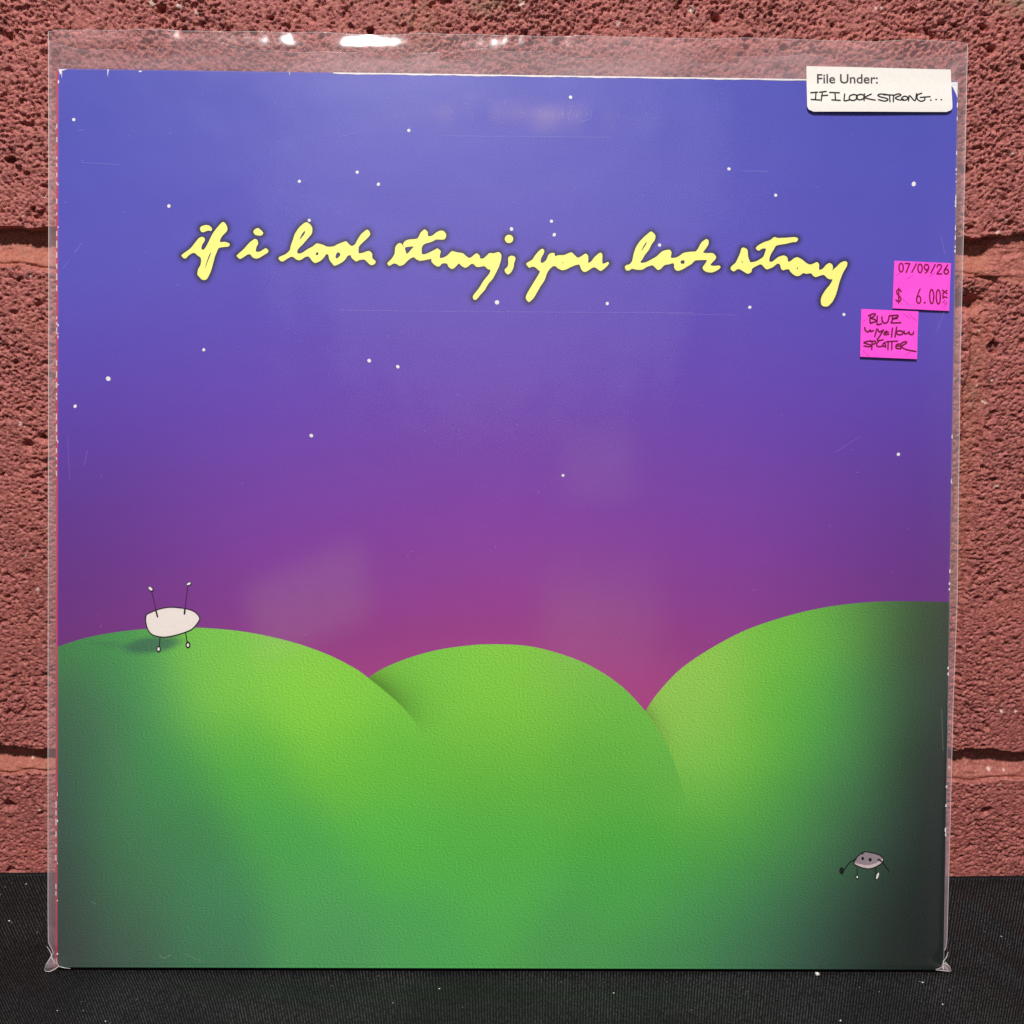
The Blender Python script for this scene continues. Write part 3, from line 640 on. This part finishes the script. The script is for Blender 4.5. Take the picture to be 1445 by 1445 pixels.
LE = np.array([uv(*p) for p in ((63,44),(63.5,300),(63,700),(62.5,1000),(62.5,1300),(63,1338),(67,1346),(70,1353),(66,1361),(62,1369),(61.5,1373))])
RE = np.array([uv(*p) for p in ((1370,62),(1364,346),(1360,500),(1355.7,850),(1350,1000),(1345,1200),(1341.5,1330),(1340,1342),(1334,1353),(1333,1357),(1340,1362),(1343.5,1368),(1343.5,1371))])
def uL(v): o = np.argsort(LE[:, 1]); return np.interp(v, LE[o, 1], LE[o, 0])
def uR(v): o = np.argsort(RE[:, 1]); return np.interp(v, RE[o, 1], RE[o, 0])
def vtop(u): 
    a, b = uv(63, 44), uv(1370, 62); return a[1] + (b[1] - a[1]) * (u - a[0]) / (b[0] - a[0])
VB = -0.0010
def wavy(u, k_): return (np.sin(u * 118 + k_) + 0.7 * np.sin(u * 71 + 2.1 * k_) + 0.55 * np.sin(u * 214 - k_) + 0.35 * np.sin(u * 330 + 3 * k_)) / 2.0
def crest(u):                                # the lip curls back in short crests
    t = 0
    for x, a in ((255, .7), (335, 1.2), (392, .9), (480, .6), (545, .35), (690, .8), (850, .6), (935, 1.3), (985, .8), (1065, .9), (1160, .7), (1215, 1.2)): t = t + a * np.exp(-((u - uv(x, 50)[0]) / 0.0055) ** 2)
    return 0.00042 * t
def film_sheet(name, is_front):
    tu = np.concatenate([np.linspace(0, 0.03, 14)[:-1], np.linspace(0.03, 0.97, 330)[:-1], np.linspace(0.97, 1, 14)])
    tv = np.concatenate([np.linspace(0, 0.05, 24)[:-1], np.linspace(0.05, 0.93, 70)[:-1], np.linspace(0.93, 1, 30)])
    TU, TV = np.meshgrid(tu, tv)
    um = -0.161 + 0.322 * TU
    top = vtop(um) + 0.00035 * wavy(um, 4.0)
    if not is_front: top = top - 0.0046 + 0.0016 * wavy(um, 1.3)
    vv = VB + (top - VB) * TV
    uu = uL(vv) + (uR(vv) - uL(vv)) * TU
    side = np.minimum(sstep(0, 0.0045, uu - uL(vv)), sstep(0, 0.0045, uR(vv) - uu))
    up = sstep(SIZE + 0.008, SIZE + 0.0145, vv)
    bot = sstep(VB, 0.0016, vv)
    cover = side * bot
    if is_front:
        n = -0.0018 + (0.0018 + 0.00034) * cover
        n = n - up * side * np.minimum(0.0003 + 0.0005 * wavy(um, 0.6) + crest(um), 0.00048 + 0.00014 * wavy(um, 5.3)) + up * side * (0.00007 * gauss_noise(um.shape, (4, 1.2)) + 0.00008 * gauss_noise(um.shape, (5, 4.0)))
    else:
        n = -0.0018 - (TH - 0.0018 + 0.0002) * cover
        n = n * (1 - 0.45 * up) + 0.0007 * up * side * wavy(um, 2.9)
    n += 0.00005 * gauss_noise(n.shape, (6, 6)) * cover
    if is_front: n = np.maximum(n, 0.00022 * (cover > 0.98) + n * (cover <= 0.98)) if False else n
    cr = np.exp(-((vv) / 0.005) ** 2) * (1 - sstep(0.0, 0.012, np.minimum(uu - uL(vv), uR(vv) - uu)))
    n = n + 0.0006 * cr * gauss_noise(n.shape, (2, 2))
    o = grid_mesh(name, np.stack([uu, -n, vv], -1), MAT_FILM, sleeve)
    on = sstep(-HS - 0.0008, -HS + 0.0006, uu) * (1 - sstep(HS - 0.0006, HS + 0.0006, uu)) * (1 - sstep(SIZE - 0.0006, SIZE + 0.0008, vv)) * sstep(-0.001, 0.001, vv)
    hz = 0.155 * (1 - on) + 0.006 * on
    hz = hz * (1 + (1 - on) * (0.16 * gauss_noise(uu.shape, (1.2, 6)) + 0.18 * gauss_noise(uu.shape, (5, 12))).clip(-0.6, 0.8))
    if is_front:
        x, y = px_of(uu, vv)
        nz_ = gauss_noise(uu.shape, (1.0, 2.5))
        scuff_glow = np.exp(-((x - 735) / 120) ** 2 - ((y - 163 - 0.03 * (x - 700)) / 17) ** 2)  # scuffed film, with the lamp's glow on it painted in as haze
        hz = hz + on * 0.17 * scuff_glow * np.clip(0.6 + 0.5 * nz_, 0, 2)
        extra = 0.085 * np.exp(-((x - 435 - 0.2 * (y - 850)) / 92) ** 6 - ((y - 855 + 0.42 * (x - 430)) / 62) ** 4)   # reflections on the film, painted in as patches of haze
        extra += 0.055 * np.exp(-((x - 845) / 55) ** 4 - ((y - 660) / 52) ** 4) + 0.08 * np.exp(-((x - 850) / 85) ** 4 - ((y - 880) / 80) ** 2)
        extra += 0.030 * np.exp(-((x - 990) / 60) ** 2 - ((y - 1050) / 95) ** 2) + 0.022 * np.exp(-((x - 165 - 0.4 * (y - 1080)) / 16) ** 2 - ((y - 1080) / 55) ** 2)
        extra += 0.012 * sstep(1290, 1335, x)
        hz = hz + on * extra * np.clip(1 + 0.12 * gauss_noise(uu.shape, (6, 16)), 0, 2)
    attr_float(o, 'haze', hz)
    return o
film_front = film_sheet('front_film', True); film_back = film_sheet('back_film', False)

def tube(name, pts, rad, mat, parent, sides=6):
    pts = [Vector(p) for p in pts]; V_ = []; F_ = []
    for i, p in enumerate(pts):
        d = (pts[min(i + 1, len(pts) - 1)] - pts[max(i - 1, 0)]).normalized()
        a = d.cross(Vector((0, 1, 0.01))).normalized(); b = d.cross(a)
        rr = rad if not callable(rad) else rad(i / (len(pts) - 1))
        for s in range(sides):
            t = 2 * math.pi * s / sides; V_.append(p + a * math.cos(t) * rr + b * math.sin(t) * rr)
    for i in range(len(pts) - 1):
        for s in range(sides):
            F_.append((i * sides + s, i * sides + (s + 1) % sides, (i + 1) * sides + (s + 1) % sides, (i + 1) * sides + s))
    return mesh(name, V_, F_, mat, parent, True)
def boundary(o, which):
    me = o.data; n = len(me.vertices); co = np.zeros(n * 3, np.float32); me.vertices.foreach_get('co', co); co = co.reshape(n, 3)
    cols = 13 + 329 + 14; rows = n // cols; G = co.reshape(rows, cols, 3)
    return {'L': G[:, 0], 'R': G[:, -1], 'T': G[-1], 'B': G[0]}[which]
for w, rad in (('L', 0.00014), ('R', 0.00012)): tube('side_seam', boundary(film_front, w), rad, MAT_SEAM, sleeve)
tube('bottom_seam', boundary(film_front, 'B'), 0.0001, plain('seam_shade', srgb(40, 40, 42), 0.3, 0.5), sleeve)
tube('top_lip', boundary(film_front, 'T'), 0.00009, MAT_SEAM, sleeve)
tube('top_lip', boundary(film_back, 'T'), 0.00006, MAT_SEAM, sleeve)
# crumpled welded corners
k = NT('crumpled_film')
tr = k.n('ShaderNodeBsdfTransparent'); gls = k.n('ShaderNodeBsdfPrincipled', {'Base Color': (0.85, 0.83, 0.8, 1), 'Roughness': 0.2, 'Specular IOR Level': 0.8})
m1 = k.n('ShaderNodeMixShader', {0: 0.62}); k.set(m1.inputs[1], tr.outputs[0]); k.set(m1.inputs[2], gls.outputs[0]); MAT_CRUMP = k.finish(m1.outputs[0])
def px3(x, y, n): a, b = uv(x, y); return (a, -n * MM, b)
def crumple(lines, fans):
    V_, F_ = [], []
    for poly in fans:
        s = len(V_); V_ += [px3(*p) for p in poly]
        F_ += [(s, s + i, s + i + 1) for i in range(1, len(poly) - 1)]
    o = mesh('crumpled_corner', V_, F_, MAT_FILM, sleeve); attr_float(o, 'haze', np.full(len(V_), 0.14))
    for L in lines: tube('crease', [px3(*p) for p in L], lambda t: 0.00018 * (1 - 0.6 * abs(2 * t - 1)), MAT_CRUMP, o)
crumple([[(61.5,1373,.6),(64,1374.5,.8),(70,1374.5,1.0),(77,1371,1.0),(82,1367.5,.8),(90,1369.5,.8),(98,1371,.5)], [(61.5,1373,.6),(64,1365,.9),(69,1357,.8),(72,1352,.5),(69,1347,.4),(64,1340,.2)],
         [(79,1356,.5),(79.5,1362,.9),(82,1367,.9),(87,1369,.9)], [(70,1350,.3),(72,1356,.7),(77,1364,.7)]],
        [[(62,1372,.7),(70,1374,.9),(80,1369,.9),(79,1358,.6),(71,1353,.4),(66,1362,.7)]])
crumple([[(1343.5,1370,.6),(1341,1363,.9),(1336,1360,1.0),(1332,1359,.9),(1330,1365,.9),(1322,1368,.6)], [(1340,1344,.2),(1337,1351,.6),(1332,1356,.9),(1332,1360,.9)], [(1343,1370,.7),(1338,1370,.9),(1330,1369,.9),(1322,1369,.5)], [(1333,1361,.9),(1336,1366,1.0),(1340,1370,.8)]],
        [[(1331,1358,.8),(1337,1360,.9),(1343,1368,.7),(1336,1370,.9),(1324,1369,.6)]])

# fine scratches in the film over the cover
k = NT('scratch')
tr = k.n('ShaderNodeBsdfTransparent'); df = k.n('ShaderNodeBsdfDiffuse', {'Color': (0.9, 0.9, 0.95, 1)})
m1 = k.n('ShaderNodeMixShader', {0: 0.075}); k.set(m1.inputs[1], tr.outputs[0]); k.set(m1.inputs[2], df.outputs[0]); MAT_SCR = k.finish(m1.outputs[0])
F = Flat()
for L, w in (([(104,360),(114,347)], 1.0), ([(88,382),(95,373)], .9), ([(114,233),(168,236)], .8), ([(480,441),(700,443),(980,444)], .7), ([(620,195),(860,197)], .7), ([(1049,244),(1085,245)], .9), ([(945,446),(1040,447)], .6),
             ([(118,660),(122,640)], .9), ([(94,620),(97,680)], .6), ([(1334,360),(1331,345),(1329,335)], .9), ([(1322,472),(1330,452),(1334,440)], .9), ([(110,188),(117,187)], 1.2), ([(238,192),(241,192)], 1.2),
             ([(480,196),(505,190)], .8), ([(793,158),(795,164)], 1.6), ([(820,175),(832,172)], 1.2), ([(225,1352),(230,1356),(240,1352)], 1.6), ([(260,1350),(285,1362)], .8), ([(128,1277),(134,1280)], 1.4), ([(1330,1002),(1332,1060)], 1.2), ([(1180,640),(1215,618)], .7)):
    F.stroke(L, w, 0.46)
rs = random.Random(11)
for i in range(60):
    x, y = rs.uniform(90, 1320), rs.uniform(125, 900); l = rs.uniform(1, 3); a = rs.uniform(0, 3.1)
    F.stroke([(x, y), (x + l * math.cos(a), y + l * math.sin(a))], rs.uniform(.6, 1.1), 0.46)
for i in range(46):
    x, y = rs.gauss(740, 80), rs.gauss(162, 9); l = rs.uniform(3, 9); a = rs.choice([0.05, 1.35, 1.6]) + rs.gauss(0, .15)
    F.stroke([(x, y), (x + l * math.cos(a), y + l * math.sin(a))], rs.uniform(.5, .9), 0.46)
so = F.build('scratches', MAT_SCR, sleeve); so['kind'] = 'stuff'

# ---------------------------------------------------------------- stickers on the sleeve
def sheet(name, corners, n0, extra, mat, radius=0.0, nfun=None, label=None, res=26, th=0.14, edge_mat=None):
    """thin sticker with real thickness; corners TL TR BR BL in pixels, rounded at the bottom; lifted towards one edge"""
    C = uva(corners)
    TL, TR, BR, BL = C
    tu, tv = np.meshgrid(np.linspace(0, 1, res * 2), np.linspace(0, 1, res))
    P = (TL * (1 - tu)[..., None] + TR * tu[..., None]) * (1 - tv)[..., None] + (BL * (1 - tu)[..., None] + BR * tu[..., None]) * tv[..., None]
    if radius:
        w = np.linalg.norm(TR - TL); h = np.linalg.norm(BL - TL)
        d = np.clip(radius - (1 - tv) * h, 0, radius); ins = radius - np.sqrt(np.maximum(radius ** 2 - d ** 2, 0))
        x = tu * w; x2 = ins + (w - 2 * ins) * tu
        P = P + ((x2 - x) / w)[..., None] * (TR - TL)
    n = n0 * MM + extra(tu, tv) * MM
    F3 = np.stack([P[..., 0], -n, P[..., 1]], -1)
    B3 = F3.copy(); B3[..., 1] += th * MM
    r_, c_ = F3.shape[:2]
    verts = np.vstack([F3.reshape(-1, 3), B3.reshape(-1, 3)]); i = np.arange(r_ * c_).reshape(r_, c_); m = r_ * c_
    faces = []
    for a in range(r_ - 1):
        for b in range(c_ - 1):
            faces.append((i[a, b], i[a + 1, b], i[a + 1, b + 1], i[a, b + 1])); faces.append((m + i[a, b], m + i[a, b + 1], m + i[a + 1, b + 1], m + i[a + 1, b]))
    rim = list(i[0, :]) + list(i[1:, -1]) + list(i[-1, ::-1][1:]) + list(i[::-1, 0][1:-1])
    for a, b in zip(rim, rim[1:] + rim[:1]): faces.append((a, b, m + b, m + a))
    o = mesh(name, verts, [tuple(int(q) for q in f) for f in faces], mat, sleeve)
    if edge_mat:
        o.data.materials.append(edge_mat)
        for p in o.data.polygons:
            if p.index >= len(faces) - len(rim): p.material_index = 1
    if label: o['label'] = label
    T = np.linalg.inv(np.array([TR - TL, BL - TL]).T)
    def nf(u, v):
        q = T @ (np.array([u, v]) - TL); return n0 * MM + float(extra(np.clip(q[0], 0, 1), np.clip(q[1], 0, 1))) * MM
    return o, nf
MAT_PAPER = plain('label_paper', srgb(236, 233, 226), 0.6, 0.25, 0.04)
MAT_BLACK = plain('black_ink', srgb(26, 24, 26), 0.5, 0.3, 0.2)
MAT_GREY = plain('printed_grey', srgb(74, 70, 70), 0.5, 0.3, 0.3)
k = NT('pink_paper')
pn = k.noise(k.obj(), 120.0, 2.0)
MAT_PINK = k.finish(k.principled(Base_Color=k.mix(pn, srgb(251, 72, 214), srgb(255, 90, 222)), Roughness=0.5, Specular_IOR_Level=0.3))
MAT_RED = plain('price_ink', srgb(142, 6, 62), 0.5, 0.3, 0.25)
MAT_RED2 = plain('pen_ink', srgb(118, 10, 48), 0.5, 0.3, 0.25)
MAT_PINKEDGE = plain('pink_cut_edge', srgb(255, 150, 232), 0.5, 0.3)

lab, nf = sheet('file_label', [(1138.8, 97), (1342.5, 101.5), (1344.3, 162), (1139.3, 161.5)], 0.62, lambda a, b: 0.55 * sstep(0.2, 1.0, b) + 0.12 * np.sin(a * 5), MAT_PAPER, 0.0022, label='white File Under label with black handwriting')
F = Flat(nf); Z = (1120, 80, 6.021); W = 1.95
for L in ([(148,330),(205,325)], [(192,327),(186,386)], [(150,388),(222,393)], [(222,326),(278,319)], [(246,324),(234,400)], [(238,356),(290,352)],
          [(308,328),(390,331)], [(352,331),(356,390)], [(325,392),(396,397)], [(434,342),(430,376),(432,400),(478,392)],
          [(505,346),(478,358),(474,385),(505,398),(538,380),(535,352),(505,346)], [(562,344),(538,358),(535,380),(562,392),(592,380),(595,352),(562,344)], [(602,340),(598,398)], [(660,342),(606,370),(640,384),(692,394)],
          [(796,346),(742,341),(716,352),(738,366),(788,378),(800,392),(770,402),(720,390)], [(765,347),(850,350)], [(815,350),(818,408)], [(850,352),(846,408)], [(848,354),(890,339),(912,350),(864,374),(900,392),(932,384)],
          [(938,360),(918,374),(922,390),(945,394),(966,384),(966,366),(946,359),(930,364)], [(976,398),(986,354),(1030,398),(1046,336)], [(1090,333),(1056,346),(1050,380),(1080,402),(1114,390),(1112,366)], [(1076,369),(1160,362)]):
    F.stroke(zs(L, *Z), W, 0.09)
for p in ((1166,392),(1211,387),(1256,388)): F.poly([zs(ell(p[0], p[1], 8, 7), *Z)], 0.09)
F.build('handwriting', MAT_BLACK, lab)
# printed heading, set with the built-in font and laid on the label
tc = bpy.data.curves.new('heading', 'FONT'); tc.body = 'File Under:'; tc.offset = 0.012; to = bpy.data.objects.new('heading', tc); COL.objects.link(to)
bpy.context.view_layer.update()
me0 = bpy.data.meshes.new_from_object(to.evaluated_get(bpy.context.evaluated_depsgraph_get()))
bpy.data.objects.remove(to)
co = np.array([v.co[:] for v in me0.vertices]); mn, mx = co.min(0), co.max(0)
tx = (co[:, 0] - mn[0]) / (mx[0] - mn[0]); ty = (co[:, 1] - mn[1]) / (mx[1] - mn[1])
pp = zs(np.c_[202 + 516 * tx, 250 + 2 * tx - 80 * ty], *Z); q = uva(pp)
for v, (a, b) in zip(me0.vertices, q): v.co = (a, -(nf(a, b) + 0.08 * MM), b)
me0.name = 'printed_heading'; me0.materials.clear(); link_mesh('printed_heading', me0, MAT_GREY, lab)

Z = (1200, 360, 9.03)
tag1, nf = sheet('price_sticker', zs([(567, 97), (1288, 127), (1262, 735), (542, 703)], *Z), 0.60, lambda a, b: 0.10 + 0.18 * sstep(0.5, 1, b) + 0.05 * np.sin(a * 4), MAT_PINK, edge_mat=MAT_PINKEDGE, label='bright pink price sticker printed with a date and $ 6.00')
F = Flat(nf); W = 1.95
def O(cx, cy, rx, ry): return np.vstack([ell(cx, cy, rx, ry, 0, 14), ell(cx, cy, rx, ry, 0, 14)[:2]])
for L in (O(652,184,27,54), [(703,132),(732,132),(760,136)], [(760,136),(738,190),(716,246)], [(846,135),(788,242)], O(892,194,27,54), np.vstack([ell(974,178,28,34,0,12), ell(974,178,28,34,0,12)[:2]]), [(1002,186),(990,222),(962,252)],
          [(1085,145),(1032,250)], [(1112,176),(1118,152),(1142,146),(1164,158),(1160,190),(1132,228),(1108,262)], [(1108,262),(1168,264)], [(1244,150),(1212,200),(1200,232)], np.vstack([ell(1226,234,28,30,0,12), ell(1226,234,28,30,0,12)[:2]]),
          [(652,490),(640,468),(612,464),(594,490),(604,520),(638,558),(648,588),(630,610),(600,610),(584,596)], [(622,446),(617,634)], [(892,458),(862,530),(848,585)], np.vstack([ell(873,592,27,46,0,12), ell(873,592,27,46,0,12)[:2]]),
          O(1040,552,26,90), O(1124,556,26,90), [(1178,470),(1236,515)], [(1236,472),(1180,514)], [(1184,532),(1186,574)], [(1186,553),(1234,562)]):
    F.stroke(zs(L, *Z), W, 0.09)
for p in ((950,630,13,13),(1186,622,9,7),(1205,606,7,8),(1226,630,8,7),(1205,645,7,7)): F.poly([zs(ell(*p), *Z)], 0.09)
F.build('printed_price', MAT_RED, tag1)
MAT_SLIT = plain('slit_shade', srgb(212, 48, 168), 0.5, 0.3)
F = Flat(nf)
for L in ([(590,285),(665,225)], [(1010,300),(1075,250)], [(672,582),(745,660)], [(625,610),(660,655)], [(1180,690),(1240,640)], [(720,330),(800,280)]): F.stroke(zs(L, *Z), 0.55, 0.075)
F.build('security_slit', MAT_SLIT, tag1)['kind'] = 'stuff'
tag2, nf = sheet('note_sticker', zs([(148, 710), (875, 740), (852, 1348), (128, 1318)], *Z), 0.60, lambda a, b: 0.08 + 0.30 * sstep(0.45, 1, b), MAT_PINK, edge_mat=MAT_PINKEDGE, label='bright pink sticker with three lines of handwriting')
F = Flat(nf)
for L in ([(745,770),(850,862)], [(680,765),(760,830)], [(165,880),(215,830)], [(160,1240),(245,1312)], [(700,1300),(800,1230)]): F.stroke(zs(L, *Z), 0.55, 0.075)
F.build('security_slit', MAT_SLIT, tag2)['kind'] = 'stuff'
F = Flat(nf); W = 2.05
for L in ([(262,800),(254,850),(262,892)], [(235,798),(275,778),(318,770),(318,792),(270,828)], [(270,828),(322,846),(326,868),(262,892)], [(350,802),(346,860),(350,908),(404,898)], [(408,810),(412,862),(440,890),(482,872),(500,802)],
          [(505,796),(606,790),(604,812),(548,836)], [(544,800),(538,860),(530,886),(648,884)], [(548,836),(602,828)],
          [(188,946),(200,984),(235,1002),(258,975),(268,996),(300,984)], [(344,962),(316,1062)], [(358,972),(374,1002),(412,985),(428,976)], [(428,976),(376,1060),(348,1098),(368,1112),(422,1102)], [(470,990),(442,1008),(440,1036),(498,1030)], [(440,1016),(490,1004)], [(542,952),(530,1066)], [(596,940),(574,1066)],
          O(634,1012,42,26), [(690,988),(698,1024),(734,1020),(752,1000),(766,1032),(802,1030),(810,1002)],
          [(266,1114),(200,1128),(178,1140),(230,1158),(274,1172),(250,1190),(178,1182)], [(282,1128),(276,1226)], [(262,1122),(322,1120),(318,1148),(278,1162)], [(376,1108),(342,1148),(346,1184),(402,1186),(424,1150)], [(424,1150),(446,1140),(452,1198)], [(424,1188),(452,1172)],
          [(462,1126),(604,1118)], [(486,1128),(482,1226)], [(534,1126),(530,1226)], [(630,1152),(590,1166),(588,1208),(644,1216)], [(600,1184),(640,1176)], [(648,1214),(650,1150),(712,1124),(716,1146),(660,1180),(702,1222),(836,1250)]):
    F.stroke(zs(L, *Z), W, 0.09)
F.build('handwriting', MAT_RED2, tag2)
